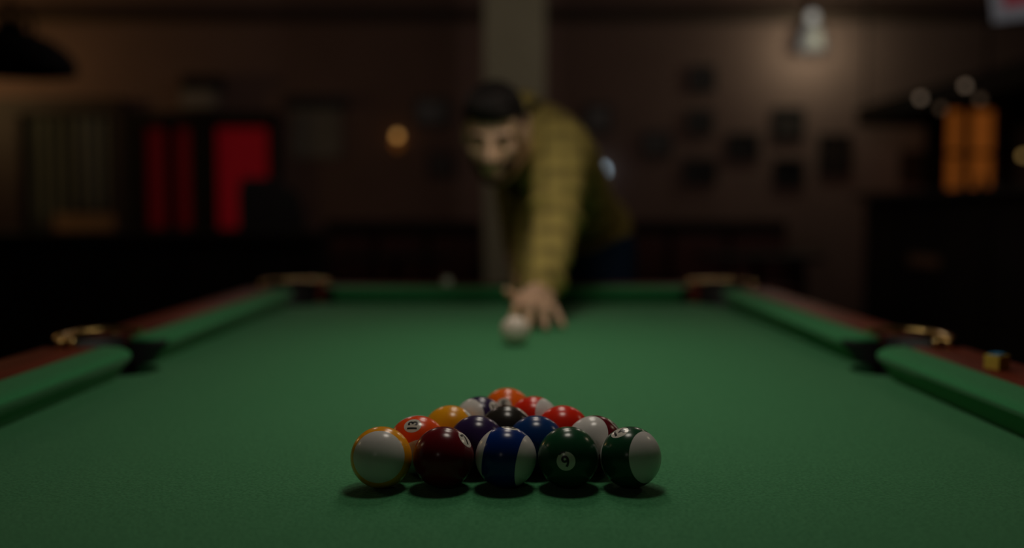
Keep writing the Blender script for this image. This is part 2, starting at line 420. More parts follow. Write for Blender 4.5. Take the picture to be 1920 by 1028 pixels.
# ================================================================== balls
BR = 0.0280; BG = 0.0572
VR = Vector((1, 0, 0)); VT = Vector((0, -0.97, 0.243)).normalized(); VU = VR.cross(-VT).normalized()
VU = Vector((0, 0.243, 0.97)).normalized()
def vdir(t): return (VR*t[0] + VU*t[1] + VT*t[2]).normalized()
me0 = bpy.data.meshes.new('ball'); _b = bmesh.new(); bmesh.ops.create_uvsphere(_b, u_segments=64, v_segments=40, radius=BR); _b.to_mesh(me0); _b.free()
TXT = {}
def text_mesh(s):
    if s in TXT: return TXT[s]
    cu = bpy.data.curves.new('t', 'FONT'); cu.body = s; cu.align_x = 'CENTER'; cu.size = 0.0155 if len(s) == 1 else 0.0128
    cu.resolution_u = 6; cu.offset = 0.00045
    o = bpy.data.objects.new('t', cu); COL.objects.link(o)
    dg = bpy.context.evaluated_depsgraph_get(); dg.update()
    me = bpy.data.meshes.new_from_object(o.evaluated_get(dg)); bpy.data.objects.remove(o)
    ys = [v.co.y for v in me.vertices]; xs = [v.co.x for v in me.vertices]; my = (min(ys)+max(ys))/2; mx = (min(xs)+max(xs))/2
    bm = bmesh.new(); bm.from_mesh(me)
    for v in bm.verts: v.co.y -= my; v.co.x -= mx
    if s in ('6', '9'):
        w_ = .0066; lo = min(v.co.y for v in bm.verts) - .0012
        q = [bm.verts.new((x*w_/2, lo-.0006-.0010*(1-x*x), 0)) for x in (-1, -.5, 0, .5, 1)] ; q2 = [bm.verts.new((v.co.x, v.co.y-.0014, 0)) for v in q]
        for i in range(4): bm.faces.new((q[i], q[i+1], q2[i+1], q2[i]))
        for v in bm.verts: v.co *= .92
    bmesh.ops.triangulate(bm, faces=bm.faces[:])
    for _ in range(3):
        ed = [e for e in bm.edges if e.calc_length() > .0016]
        if not ed: break
        bmesh.ops.subdivide_edges(bm, edges=ed, cuts=1); bmesh.ops.triangulate(bm, faces=bm.faces[:])
    TXT[s] = bm; return bm
def pool_ball(loc, num, col, pole, discs, label):
    """discs: list of (direction, text-up direction) in view terms; pole: stripe axis or None"""
    o = link('pool_ball', me0.copy(), ball_mat('ball_paint_'+num, col, pole is not None), None, True, 180)
    o.location = loc; tag(o, label, 'ball', 'racked pool balls')
    n = vdir(discs[0][0])
    p = vdir(pole) if pole is not None else (VU - n*n.dot(VU)).normalized()
    if pole is not None and len(discs[0]) < 3: n = (n - p*n.dot(p)).normalized()
    x = n; z = (p - n*n.dot(p)).normalized() if pole is None else p; x = (x - z*x.dot(z)).normalized(); y = z.cross(x)
    R = Matrix((x, y, z)).transposed(); o.rotation_euler = R.to_euler(); Ri = R.inverted()
    for d in discs:
        dv = vdir(d[0]); dv = (dv - p*dv.dot(p)).normalized() if pole is not None else dv
        up = vdir(d[1]); up = (up - dv*up.dot(dv)).normalized(); rt = up.cross(dv).normalized()
        def sp(a, b, k): return Ri @ ((dv*BR + rt*a + up*b).normalized()*BR*k)
        mb = MB(); RR = .0088; rings = [[mb.bm.verts.new(sp(0, 0, 1.0022))]]
        for i in range(1, 7): rings.append([mb.bm.verts.new(sp(RR*i/6*math.cos(2*PI*k/36), RR*i/6*math.sin(2*PI*k/36), 1.0022)) for k in range(36)])
        rings.append([mb.bm.verts.new(sp(RR*1.0*math.cos(2*PI*k/36), RR*math.sin(2*PI*k/36), .998)) for k in range(36)])
        for k in range(36): mb.bm.faces.new((rings[0][0], rings[1][k], rings[1][(k+1) % 36]))
        for a, b in zip(rings[1:], rings[2:]):
            for k in range(36): mb.bm.faces.new((a[k], b[k], b[(k+1) % 36], a[(k+1) % 36]))
        do = mb.build('number_disc', M_DISC, o, True, 60, world=False)
        t = text_mesh(num); mb = MB(); mb.bm.free(); mb.bm = t.copy()
        for v in mb.bm.verts: v.co = sp(v.co.x, v.co.y, 1.0042)
        to = mb.build('number', M_INK, do, True, 180, world=False)
    return o
RY0 = 0.901; RX = -0.0056; ROW = BG*math.sqrt(3)/2
def slot(row, i): return (RX + (i - (4-row)/2)*BG, RY0 + row*ROW, BED + BR)
C_YEL, C_BLU, C_RED, C_PUR, C_ORG, C_GRN, C_MAR, C_BLK = (.95, .38, .010), (.004, .030, .19), (.80, .026, .008), (.034, .018, .075), (.95, .15, .008), (.010, .070, .030), (.135, .006, .012), (.026, .023, .019)
U_ = (0, 1, 0)
pool_ball(slot(0, 0), '9', C_YEL, (0, 0.02, 1), [((-.8, -.6, 0), U_)], 'yellow striped ball with its white side forward, at the front end of the rack')
pool_ball(slot(0, 1), '7', C_MAR, None, [((.74, .58, .34), (-.5, .8, 0)), ((-.74, -.58, -.34), U_)], 'solid maroon ball in the front row, number disc turned to its upper side')
pool_ball(slot(0, 2), '10', C_BLU, (.96, -.19, .24), [((.32, .93, .20), (.2, 0, -1))], 'blue striped ball in the middle of the front row')
pool_ball(slot(0, 3), '6', C_GRN, None, [((-.13, -.13, .98), (.42, -.9, 0)), ((.13, .13, -.98), U_)], 'solid green ball in the front row showing an upside down 6')
pool_ball(slot(0, 4), '14', C_GRN, (.72, 0, .69), [((-.375, .82, .43), (-.35, .9, -.2)), ((.375, -.82, -.43), U_)], 'green striped ball with a large white cap, end of the front row')
pool_ball(slot(1, 0), '13', C_ORG[:1] + (.085, .010), (.25, -.73, .66), [((-.12, .68, .72), (-1, .12, 0)), ((.12, -.68, -.72), U_)], 'red-orange ball showing the number 13 sideways, in the second row')
pool_ball(slot(1, 1), '4', C_PUR, None, [((.75, .55, -.35), U_), ((-.75, -.55, .35), U_)], 'solid dark purple ball in the second row beside the solid blue one')
pool_ball(slot(1, 2), '2', (.006, .040, .16), None, [((.74, .62, -.22), U_), ((-.74, -.62, .22), U_)], 'solid blue ball in the second row, behind the blue striped one')
pool_ball(slot(1, 3), '15', C_MAR, (-.55, .35, .76), [((.74, .66, .12), (-.5, .7, .3)), ((-.74, -.66, -.12), U_)], 'maroon striped ball mostly showing white, at the end of the second row')
pool_ball(slot(2, 0), '1', C_YEL, None, [((.70, .66, .15), U_), ((-.70, -.66, -.15), U_)], 'solid yellow ball behind the ball numbered 13')
pool_ball(slot(2, 1), '8', C_BLK, None, [((.62, .76, .10), U_), ((-.62, -.76, -.10), U_)], 'black ball in the centre of the rack')
pool_ball(slot(2, 2), '3', C_RED, None, [((.2, .3, -.9), U_), ((-.2, -.3, .9), U_)][:1], 'solid bright red ball in the third row')
pool_ball(slot(3, 0), '12', C_PUR, (-.7, .1, .7), [((.6, .5, .5), U_), ((-.6, -.5, -.5), U_)], 'purple striped ball with white cap, behind the yellow ball')
pool_ball(slot(3, 1), '11', C_RED, (.85, .15, .5), [((.1, .2, -.9), U_), ((-.45, .25, .8), U_)][:1], 'red striped ball with white cap, next to the far tip of the rack')
pool_ball(slot(4, 0), '5', C_ORG, None, [((-.12, .28, .95), U_), ((.12, -.28, -.95), U_)], 'solid orange ball at the far tip of the rack')
cb = P(966, 622, 1.867)
cue_ball = tag(link('cue_ball', me0, M_WHITE_BALL, None, True, 180), 'plain white cue ball alone on the cloth before the player\'s hand', 'ball')
cue_ball.location = (cb.x, 1.867, BED+BR)

# chalk cubes on the rails
def chalk(x, y, rz, label, paper, top):
    e = empty('chalk_cube', (x, y, BED+ZT+.0012), label, 'chalk', 'chalk cubes on the rails'); e.rotation_euler = (0, 0, rz)
    MB().box((-.011, -.011, 0), (.011, .011, .019), bevel=.001).build('paper_wrap', paper, e, world=False)
    MB().lathe([(0, .0185), (.004, .0185), (.0095, .021), (.0108, .0212), (.0108, .018), (0, .018)], n=4).build('chalk_top', top, e, world=False).rotation_euler = (0, 0, PI/4)
    return e
M_CHYEL = mat('yellow_chalk_paper', (.62, .42, .05), .6, noise=((300, 300, 300), (.55, .36, .04), 2))
M_CHBLUE = mat('blue_chalk', (.03, .20, .42), .95, noise=((300, 300, 300), (.05, .26, .48), 2))
M_CHPALE = mat('pale_green_chalk', (.80, .86, .74), .9, noise=((300, 300, 300), (.74, .80, .68), 2))
q = P(1866, 690, 1.30)
chalk(TX+HW+.086, 1.290, math.radians(28), 'chalk cube in yellow paper with blue top on the wooden rail', M_CHYEL, M_CHBLUE)
q = P(838, 527, 2.78)
chalk(q.x, Y1+.085, math.radians(20), 'pale chalk cube on the far rail, left of the player', M_CHPALE, M_CHPALE)

# ================================================================== lamp over the table (above the frame)
fx = empty('billiard_lamp', (LAMPS[1][0], LAMPS[1][1], 1.520), 'three-shade green billiard lamp hung over the pool table', 'lamp')
MB().tube([(LAMPS[0][0], LAMPS[0][1]-.12, 1.760), (LAMPS[0][0], LAMPS[2][1]+.12, 1.760)], .012, 14).build('bar', M_BRASS, fx, True, 60)
for x, y, z in LAMPS:
    s_ = MB().lathe([(.155, 1.525), (.150, 1.540), (.09, 1.640), (.04, 1.690), (.022, 1.700), (.022, 1.750), (.019, 1.750), (.019, 1.700), (.037, 1.685), (.086, 1.635), (.146, 1.540), (.152, 1.525)], (x, y, 0), 40, True)\
        .build('shade', M_GREENSHADE, fx, True, 50)
    MB().lathe([(.145, 1.538), (.084, 1.633), (.036, 1.682), (0, 1.690)], (x, y, 0), 40).build('lining', M_WHITEIN, s_, True, 60)
for y in (LAMPS[0][1]-.05, LAMPS[2][1]+.05):
    MB().tube([(LAMPS[0][0], y, 1.760), (LAMPS[0][0], y, ZC)], .004, 8).build('hanging_rod', M_BRASS, fx)

# ================================================================== the player
person = empty('person', (0.20, 3.15, 0), 'player in yellow plaid shirt leaning over the table to aim a shot', 'person')
HC = P(927, 250, 2.43)                                   # head centre
NB = Vector((.030, 2.63, 1.255)); CH = Vector((.085, 2.76, 1.185)); AB = Vector((.16, 2.97, 1.075)); PV = Vector((.205, 3.15, .965))
LS = P(1052, 283, 2.56); LE = P(1040, 425, 2.42); LW = P(1013, 552, 2.235)
RSh = Vector((-.050, 2.80, 1.245)); RE = Vector((-.005, 3.13, 1.150)); RWr = Vector((.022, 3.07, .900))
def frame(z, x):
    z = z.normalized(); x = (x - z*x.dot(z)).normalized(); return Matrix((x, z.cross(x), z)).transposed()
FT = frame(NB - PV, LS - RSh); FP = frame(Vector((-.2, -.35, .9)), Vector((.95, -.25, 0)))
LH, RH = PV + Vector((.085, -.02, -.05)), PV + Vector((-.085, .03, -.05))
LK, LA = Vector((.30, 3.02, .50)), Vector((.31, 3.14, .10)); RK, RA = Vector((.12, 3.22, .50)), Vector((.10, 3.48, .10))
def torso(mb, g):
    mb.ball(CH, (.165+g, .105+g, .185+g), FT); mb.ball(AB, (.145+g, .100+g, .17+g), FT); mb.ball(PV, (.160+g, .112+g, .13+g), FP)
    mb.ball(CH.lerp(AB, .5), (.155+g, .100+g, .15+g), FT)
    mb.chain([LS, NB.lerp(CH, .25), RSh], [.062+g, .075+g, .062+g])
    mb.chain([LS.lerp(CH, .15), CH], [.070+g, .10+g]); mb.chain([RSh.lerp(CH, .15), CH], [.070+g, .10+g])
    return mb
body = torso(MB(), 0)
HF = (Vector((HC.x+.01-.03, 1.87, .86)) - HC).normalized()          # looks down the cue
HF = (HF + Vector((-.05, 0, .18))).normalized()
HX = Vector((1, .06, .06)); HU = HX.cross(-HF).normalized()
if HU.z < 0: HU = -HU
HXn = HF.cross(HU).normalized()                                      # head's own sideways axis
HS = .95
def H(a, b, c_): return HC + (HXn*a + HF*b + HU*c_)*HS                    # side, forward, up
FH = Matrix((HXn, HF, HU)).transposed() @ Matrix.Diagonal((HS, HS, HS))
body.chain([NB, H(0, -.03, -.09), H(0, -.02, -.03)], [.066, .058, .056])
body.ball(H(0, -.012, .030), (.074, .094, .086), FH); body.ball(H(0, .025, -.035), (.060, .066, .078), FH)
body.ball(H(0, .050, -.085), (.036, .034, .030), FH); body.ball(H(0, .066, .020), (.056, .022, .020), FH)
for sgn in (-1, 1):
    body.ball(H(sgn*.040, .058, -.020), (.022, .022, .022), FH); body.ball(H(sgn*.074, -.012, -.008), (.010, .020, .032), FH)
body.chain([H(0, .082, .012), H(0, .098, -.014), H(0, .108, -.030)], [.010, .012, .015])
for sgn in (-1, 1): body.ball(H(sgn*.012, .096, -.033), (.009, .010, .008), FH)
body.chain([H(-.022, .078, -.060), H(0, .087, -.058), H(.022, .078, -.060)], [.006, .008, .006])
body.chain([H(-.018, .076, -.070), H(0, .085, -.071), H(.018, .076, -.070)], [.006, .008, .006])
# arms
body.chain([LS, LS.lerp(LE, .4), LE, LE.lerp(LW, .3), LW], [.058, .050, .040, .042, .028])
body.chain([RSh, RSh.lerp(RE, .4), RE, RE.lerp(RWr, .3), RWr], [.058, .050, .040, .042, .028])
# legs
body.chain([LH, LH.lerp(LK, .4), LK, LK.lerp(LA, .35), LA], [.088, .080, .056, .056, .036]); body.chain([LA, LA+Vector((.01, -.05, -.05)), LA+Vector((.015, -.15, -.068))], [.036, .034, .026])
body.chain([RH, RH.lerp(RK, .4), RK, RK.lerp(RA, .35), RA], [.088, .080, .056, .056, .036]); body.chain([RA, RA+Vector((-.01, -.05, -.05)), RA+Vector((-.02, -.15, -.068))], [.036, .034, .026])
# the bridge hand on the cloth: palm, four fingers, raised thumb
zb = BED + .001
hb = LW; tip = Vector((LW.x-.030, LW.y-.085, zb+.040))
body.chain([hb, hb.lerp(tip, .5) + Vector((0, 0, .008)), tip], [.029, .031, .026])
kn = [tip + Vector(v) for v in ((-.008, .002, .004), (.008, -.008, .006), (.025, -.004, .003), (.040, .010, -.005))]
palm0 = [hb + Vector(v) for v in ((-.014, -.01, 0), (-.004, -.01, .004), (.008, -.01, .002), (.018, -.008, -.002))]
for a, b in zip(palm0, kn): body.chain([a, a.lerp(b, .5)+Vector((0, 0, .004)), b], [.017, .016, .0125])
fl = [(-.030, -.062, 0), (-.008, -.078, 0), (.012, -.072, 0), (.034, -.050, 0)]
for k_, f_ in zip(kn, fl):
    f_ = Vector(f_); mid = k_ + f_*.45 + Vector((0, 0, .010)); m2 = k_ + f_*.80; m2.z = zb+.022; end = k_ + f_*1.02; end.z = zb+.008
    body.chain([k_, mid, m2, end], [.0118, .0102, .0092, .0080])
th0 = hb + Vector((-.018, -.020, -.010)); 
body.chain([th0, th0+Vector((-.026, -.028, .004)), th0+Vector((-.046, -.045, .012)), th0+Vector((-.058, -.060, .024))], [.016, .0125, .0105, .0085])
# cue line
CUE_T = Vector((.008, 1.955, BED+.034)); CUE_D = (Vector((.014, 3.07, .880)) - CUE_T).normalized()
CUE_G = CUE_T + CUE_D*1.115
# the grip hand
body.chain([RWr, RWr.lerp(CUE_G, .6)+Vector((0, 0, .004))], [.028, .027])
pc = CUE_G + Vector((-.018, 0, .022))
for j in range(4):
    o_ = CUE_D*(-.030 + .020*j); r_ = .024
    pts = [CUE_G + o_ + Vector((r_*math.cos(math.radians(t)), 0, r_*math.sin(math.radians(t)))) for t in (120, 175, 235, 290, 345)]
    body.chain(pts, [.0115, .0105, .010, .009, .008])
    body.chain([RWr.lerp(CUE_G, .35)+o_*.4, pts[0]], [.016, .012])
pts = [CUE_G - CUE_D*.012 + Vector((.024*math.cos(math.radians(t)), 0, .024*math.sin(math.radians(t)))) for t in (80, 40, 0, -35)]
body.chain(pts, [.015, .012, .0105, .009])
skin = fuse('body', body, .0040, M_SKIN, person, 4)
# hair: short sides, fuller top, fringe line above the forehead
hair = MB()
hair.ball(H(0, -.018, .046), (.081, .098, .084), FH); hair.ball(H(0, .030, .094), (.062, .060, .034), FH); hair.ball(H(0, -.045, .02), (.079, .078, .085), FH)
hair.ball(H(.01, .066, .092), (.054, .036, .026), FH); hair.ball(H(0, .072, .074), (.056, .026, .022), FH)
def hcut(co):
    d = co - HC; f, u, s_ = d.dot(HF), d.dot(HU), abs(d.dot(HXn))
    return (f > .035 and u < .052) or (f > -.005 and u < .006) or (f > .012 and u < .035) or u < -.065
fuse('hair', hair, .005, M_HAIR, person, 3, hcut, .004)
beard = MB(); beard.ball(H(0, .026, -.048), (.0625, .068, .070), FH); beard.ball(H(0, .052, -.088), (.039, .037, .032), FH)
fuse('beard', beard, .004, M_STUB, person, 3, lambda co: (lambda f, u, s_: u > (-.040 if s_ < .05 else -.005) or f < .0 or (s_ < .026 and -.078 < u < -.052 and f > .05))((co-HC).dot(HF), (co-HC).dot(HU), abs((co-HC).dot(HXn))), .003)
M_EYE = mat('eye_white', (.55, .52, .48), .2, noise=((90, 90, 90), (.52, .49, .45), 2)); M_IRIS = mat('dark_iris', (.02, .012, .008), .15, noise=((90, 90, 90), (.03, .018, .01), 2))
for sgn in (-1, 1):
    e_ = MB().ball(H(sgn*.031, .070, -.002), .0125, FH, 20, 12).build('eye', M_EYE, person, True, 180)
    MB().ball(H(sgn*.031, .0795, -.005), (.0055, .0040, .0055), FH, 16, 10).build('iris', M_IRIS, e_, True, 180)
    MB().grid(lambda u, v, sgn=sgn: H(sgn*.031, .070, -.002) + FH @ (Vector((math.cos(PI*u)*math.cos(-.15+1.5*v), math.sin(PI*u)*math.cos(-.15+1.5*v), math.sin(-.15+1.5*v)))*.0140), 12, 8).build('eyelid', M_SKIN, person, True, 180).modifiers.new('thickness', 'SOLIDIFY').thickness = .001
    MB().tube([H(sgn*.014, .088, .016), H(sgn*.032, .087, .022), H(sgn*.050, .074, .018)], [.0045, .0055, .003], 10).build('eyebrow', M_HAIR, person, True, 180)
# clothes
tee = torso(MB(), .008); tee.ball(NB, .075)
fuse('tee_shirt', tee, .008, M_TEE, person, 5)
sh = torso(MB(), .020)
sh.chain([LS, LS.lerp(LE, .4), LE, LE.lerp(LW, .35), LE.lerp(LW, .93)], [.084, .071, .058, .057, .044])
sh.chain([RSh, RSh.lerp(RE, .4), RE, RE.lerp(RWr, .35), RE.lerp(RWr, .93)], [.082, .068, .058, .055, .046])
sh.chain([CH, CH.lerp(NB, .75)], [.115, .085])
for k in range(5):                                                    # folds in the sleeves
    a = LS.lerp(LE, .25+.17*k); sh.ball(a + Vector((.02*(-1)**k, -.02, 0)), (.056, .056, .02), frame(LE-LS, Vector((1, 0, 0))))
    a = LE.lerp(LW, .10+.18*k); sh.ball(a + Vector((.012*(-1)**k, -.012, 0)), (.049, .049, .014), frame(LW-LE, Vector((1, 0, 0))))
front = FT.col[1]; front = Vector(front)
if front.z > 0: front = -front
lat = Vector(FT.col[0])
def scut(co):
    d = co - CH
    along = d.dot(Vector(FT.col[2]))
    if (co - H(0, -.03, -.09)).length < .076: return True            # neck hole
    if (co - LW).length < .030 or (co - RWr).length < .030: return True
    if d.dot(front) > .03 and abs(d.dot(lat)+.035) < .055 + .02*along and -.6 < along < .25 and (co-LS).length > .1: return True
    return (co - PV).dot(Vector(FP.col[2])) < -.06 
shirt = fuse('plaid_shirt', sh, .007, M_PLAID, person, 4, scut, .003)
shirt['label'] = 'open yellow and olive plaid shirt'
nax = (H(0, -.03, -.09) - NB).normalized(); nfr = (HF - nax*HF.dot(nax)).normalized(); nsd = nax.cross(nfr)
for sg in (-1, 1):                                                    # two collar leaves round the neck
    def leaf(u, v, sg=sg):
        an = math.radians(180 - 146*u)*sg; r_ = .070 + .026*v; hgt = .036 - .052*v - .020*u*v
        return NB + nax*(.020 + hgt) + (nfr*math.cos(an) + nsd*math.sin(an))*r_
    MB().grid(leaf, 16, 4).build('collar', M_PLAID, shirt, True, 180).modifiers.new('thickness', 'SOLIDIFY').thickness = .003
# the open front edge hangs straight down from the chest
f0, f1 = P(984, 338, 2.80), P(1006, 338, 2.78); g0, g1 = P(956, 532, 2.745), P(990, 530, 2.715)
def flap(u, v):
    p_ = f0.lerp(f1, u).lerp(g0.lerp(g1, u), v); return p_ + Vector((0, .010*math.sin(u*7+v*3), 0))
MB().grid(flap, 10, 12).build('front_panel', M_PLAID, shirt, True, 180).modifiers.new('thickness', 'SOLIDIFY').thickness = .003
jn = MB(); jn.ball(PV - Vector((0, 0, .02)), (.172, .124, .13), FP)
jn.chain([LH, LH.lerp(LK, .4), LK, LK.lerp(LA, .35), LA], [.104, .094, .073, .072, .062]); jn.chain([RH, RH.lerp(RK, .4), RK, RK.lerp(RA, .35), RA], [.104, .094, .073, .072, .062])
fuse('jeans', jn, .008, M_JEANS, person, 5, lambda co: (co-PV).dot(Vector(FP.col[2])) > .10)
M_SHOE = mat('black_shoe', (.012, .012, .013), .4, noise=((60, 60, 60), (.018, .018, .02), 2))
for A, dx in ((LA, .012), (RA, -.016)):
    so_ = MB().chain([A+Vector((0, .03, -.03)), A+Vector((dx, -.06, -.045)), A+Vector((dx*1.5, -.16, -.062))], [.046, .045, .036])
    so_.box(A+Vector((-.045+dx, -.20, -.099)), A+Vector((.045+dx, .075, -.078)), bevel=.008)
    fuse('shoe', so_, .007, M_SHOE, person, 4)

# the cue he aims with
cue = empty('cue_stick', CUE_T, 'wooden cue stick held low over the cloth in the player\'s hands', 'cue')
M_MAPLE = mat('pale_maple', (.52, .33, .15), .3, noise=((20, 3, 20), (.46, .28, .12), 3)); M_TIP = mat('blue_cue_tip', (.03, .10, .22), .9, noise=((200, 200, 200), (.04, .12, .26), 2))
M_FERR = mat('white_ferrule', (.70, .68, .62), .3, noise=((90, 90, 90), (.66, .64, .58), 2)); M_BUTT = mat('dark_cue_butt', (.035, .014, .010), .25, coat=.5, noise=((20, 3, 20), (.05, .02, .012), 3))
MB().lathe([(0, 0), (.004, 0), (.006, .003), (.006, .008), (0, .008)], CUE_T, 20, axis=CUE_D).build('tip', M_TIP, cue, True)
MB().lathe([(0, .008), (.0062, .008), (.0063, .030), (0, .030)], CUE_T, 20, axis=CUE_D).build('ferrule', M_FERR, cue, True)
MB().lathe([(0, .030), (.0064, .030), (.0070, .35), (.0105, .74), (0, .74)], CUE_T, 20, axis=CUE_D).build('shaft', M_MAPLE, cue, True)
MB().lathe([(0, .74), (.0108, .74), (.0108, .755), (0, .755)], CUE_T, 20, axis=CUE_D).build('joint', M_BRASS, cue, True)
MB().lathe([(0, .755), (.0108, .755), (.0150, 1.42), (.0140, 1.435), (.011, 1.45), (0, 1.45)], CUE_T, 20, axis=CUE_D).build('butt', M_BUTT, cue, True)

# ================================================================== things on and along the back wall
def W(px, py, Y=YB): q = P(px, py, Y); return q.x, q.z
M_FRAME = mat('dark_picture_frame', (.012, .011, .012), .5, noise=((60, 60, 60), (.017, .015, .015), 2))
def picture(px0, py0, px1, py1, col, label, border=.032, group='dark framed pictures on the back wall'):
    x0, z1 = W(px0, py0); x1, z0 = W(px1, py1)
    e = empty('picture', ((x0+x1)/2, YB-.012, z0), label, 'picture', group)
    for a, b in (((x0, z0), (x1, z0+border)), ((x0, z1-border), (x1, z1)), ((x0, z0+border), (x0+border, z1-border)), ((x1-border, z0+border), (x1, z1-border))):
        MB().box((a[0], YB-.035, a[1]), (b[0], YB-.001, b[1]), bevel=.004).build('frame_side', M_FRAME, e)
    m = mat('print_%d_%d' % (px0, py0), col, .35, noise=((6, 6, 6), tuple(c*.45 for c in col), 5))
    MB().box((x0+border, YB-.016, z0+border), (x1-border, YB-.004, z1-border)).build('print', m, e)
    return e
dk = (.035, .030, .032)
picture(777, 184, 843, 238, (.020, .018, .020), 'dark framed picture beside the pillar, near the small round wall lamp')
picture(802, 288, 852, 332, (.085, .055, .040), 'small brownish picture below the dark one beside the pillar')
picture(1094, 196, 1146, 250, dk, 'dark picture on the wall just behind the player\'s back')
picture(1292, 124, 1340, 172, dk, 'small square picture hung highest on the wall')
picture(1288, 206, 1336, 252, dk, 'small square picture straight below the highest one')
picture(1204, 246, 1258, 294, dk, 'small dark picture low between the player and the picture cluster')
picture(1280, 298, 1342, 346, (.018, .016, .018), 'wide dark picture, lowest in the column of three')
picture(1362, 250, 1422, 300, dk, 'dark picture in the middle of the wall cluster')
picture(1448, 202, 1506, 262, (.075, .062, .060), 'larger square picture straight under the bright wall lamp')
picture(1450, 298, 1506, 350, (.022, .022, .024), 'dark picture under the larger square one')
picture(1534, 252, 1592, 328, (.050, .038, .034), 'tall dark picture nearest the bar')

# grey notice board with a dark top rail
x0, z1 = W(536, 180); x1, z0 = W(652, 296)
e = empty('notice_board', ((x0+x1)/2, YB-.02, z0), 'pale grey board under a dark top rail, right of the red window', 'board')
M_GREY = mat('grey_paper', (.30, .29, .26), .8, noise=((3, 3, 3), (.24, .23, .20), 3))
MB().box((x0-.01, YB-.06, z1-.10), (x1+.02, YB-.001, z1), bevel=.006).build('top_rail', M_FRAME, e)
MB().box((x0+.05, YB-.02, z0), (x1-.05, YB-.003, z1-.10), bevel=.003).build('panel', M_GREY, e)
# grey speaker box above the red window
x0, z1 = W(350, 146); x1, z0 = W(412, 206)
e = empty('wall_speaker', ((x0+x1)/2, YB-.08, z0), 'small grey wall box with a dark top above the red window', 'speaker')
MB().box((x0, YB-.16, z0), (x1, YB-.001, z0+.14), bevel=.008).build('cabinet', mat('grey_plastic', (.32, .30, .28), .6, noise=((30, 30, 30), (.28, .26, .24), 2)), e)
MB().box((x0+.01, YB-.18, z0+.14), (x1+.05, YB-.001, z1), bevel=.008).build('top', M_FRAME, e)

# window with red curtains in a black frame
Yw = YB - .10
def red_curtain(px0, px1, py0, py1, m, parent, folds, name='curtain'):
    x0, z1 = W(px0, py0, YB-.05); x1, z0 = W(px1, py1, YB-.05)
    mb = MB(); mb.grid(lambda u, v: Vector((x0+(x1-x0)*u, YB-.045+.018*math.sin(u*folds*2*PI), z0+(z1-z0)*v)), folds*10, 6)
    o = mb.build(name, m, parent, True, 180); o.modifiers.new('thickness', 'SOLIDIFY').thickness = .002
    return o
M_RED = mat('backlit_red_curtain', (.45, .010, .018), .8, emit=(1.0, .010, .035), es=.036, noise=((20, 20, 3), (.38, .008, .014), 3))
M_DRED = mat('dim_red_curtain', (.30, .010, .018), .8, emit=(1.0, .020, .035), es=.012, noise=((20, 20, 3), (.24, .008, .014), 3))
x0, z1 = W(238, 212); x1, z0 = W(526, 440)
e = struct(empty('window_1', ((x0+x1)/2, YB-.05, z0)))
for a, b, c_, d in ((238, 212, 526, 240), (238, 240, 274, 440), (368, 240, 406, 440), (510, 240, 526, 440), (238, 428, 526, 446)):
    q0 = W(a, d); q1 = W(c_, b)
    MB().box((q0[0], YB-.11, q0[1]), (q1[0], YB-.001, q1[1]), bevel=.005).build('window_frame', M_BLACKWOOD, e)
MB().box((W(270, 240)[0], YB-.012, W(0, 440)[1]), (W(515, 240)[0], YB-.001, W(0, 232)[1])).build('night_pane', mat('dark_window_glass', (.006, .004, .005), .08, noise=((2, 2, 2), (.008, .005, .006), 2)), e)
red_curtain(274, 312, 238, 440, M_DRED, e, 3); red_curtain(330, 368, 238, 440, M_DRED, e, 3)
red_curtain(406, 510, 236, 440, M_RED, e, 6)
# glazed window with pale drapes at the far end of the wall
x0, z1 = W(-70, 186); x1, z0 = W(238, 446)
e = struct(empty('window_2', ((x0+x1)/2, YB-.05, z0)))
M_PURP = mat('dark_plum_wood', (.020, .010, .014), .6, noise=((3, 30, 30), (.028, .014, .018), 3))
for a, b, c_, d in ((-70, 186, 238, 216), (-70, 216, -40, 446), (0, 216, 48, 446), (226, 216, 240, 446), (-70, 436, 238, 452)):
    q0 = W(a, d); q1 = W(c_, b)
    MB().box((q0[0], YB-.12, q0[1]), (q1[0], YB-.001, q1[1]), bevel=.005).build('window_frame', M_PURP, e)
M_DRAPE = mat('grey_green_drape', (.090, .100, .088), .85, noise=((6, 6, 1.5), (.060, .068, .060), 4)); M_DRAPE2 = mat('dull_grey_drape', (.150, .165, .165), .85, noise=((6, 6, 1.5), (.10, .11, .11), 4))
red_curtain(46, 140, 214, 440, M_DRAPE, e, 4, 'drape'); red_curtain(140, 228, 214, 404, M_DRAPE2, e, 4, 'drape'); red_curtain(-42, 0, 214, 440, M_DRAPE, e, 2, 'drape')
q0 = W(112, 436); q1 = W(228, 402)
MB().box((q0[0], YB-.10, q0[1]), (q1[0], YB-.06, q1[1]), bevel=.004).build('window_ledge', mat('tan_wood', (.26, .15, .085), .6, noise=((3, 30, 30), (.21, .12, .068), 3)), e)

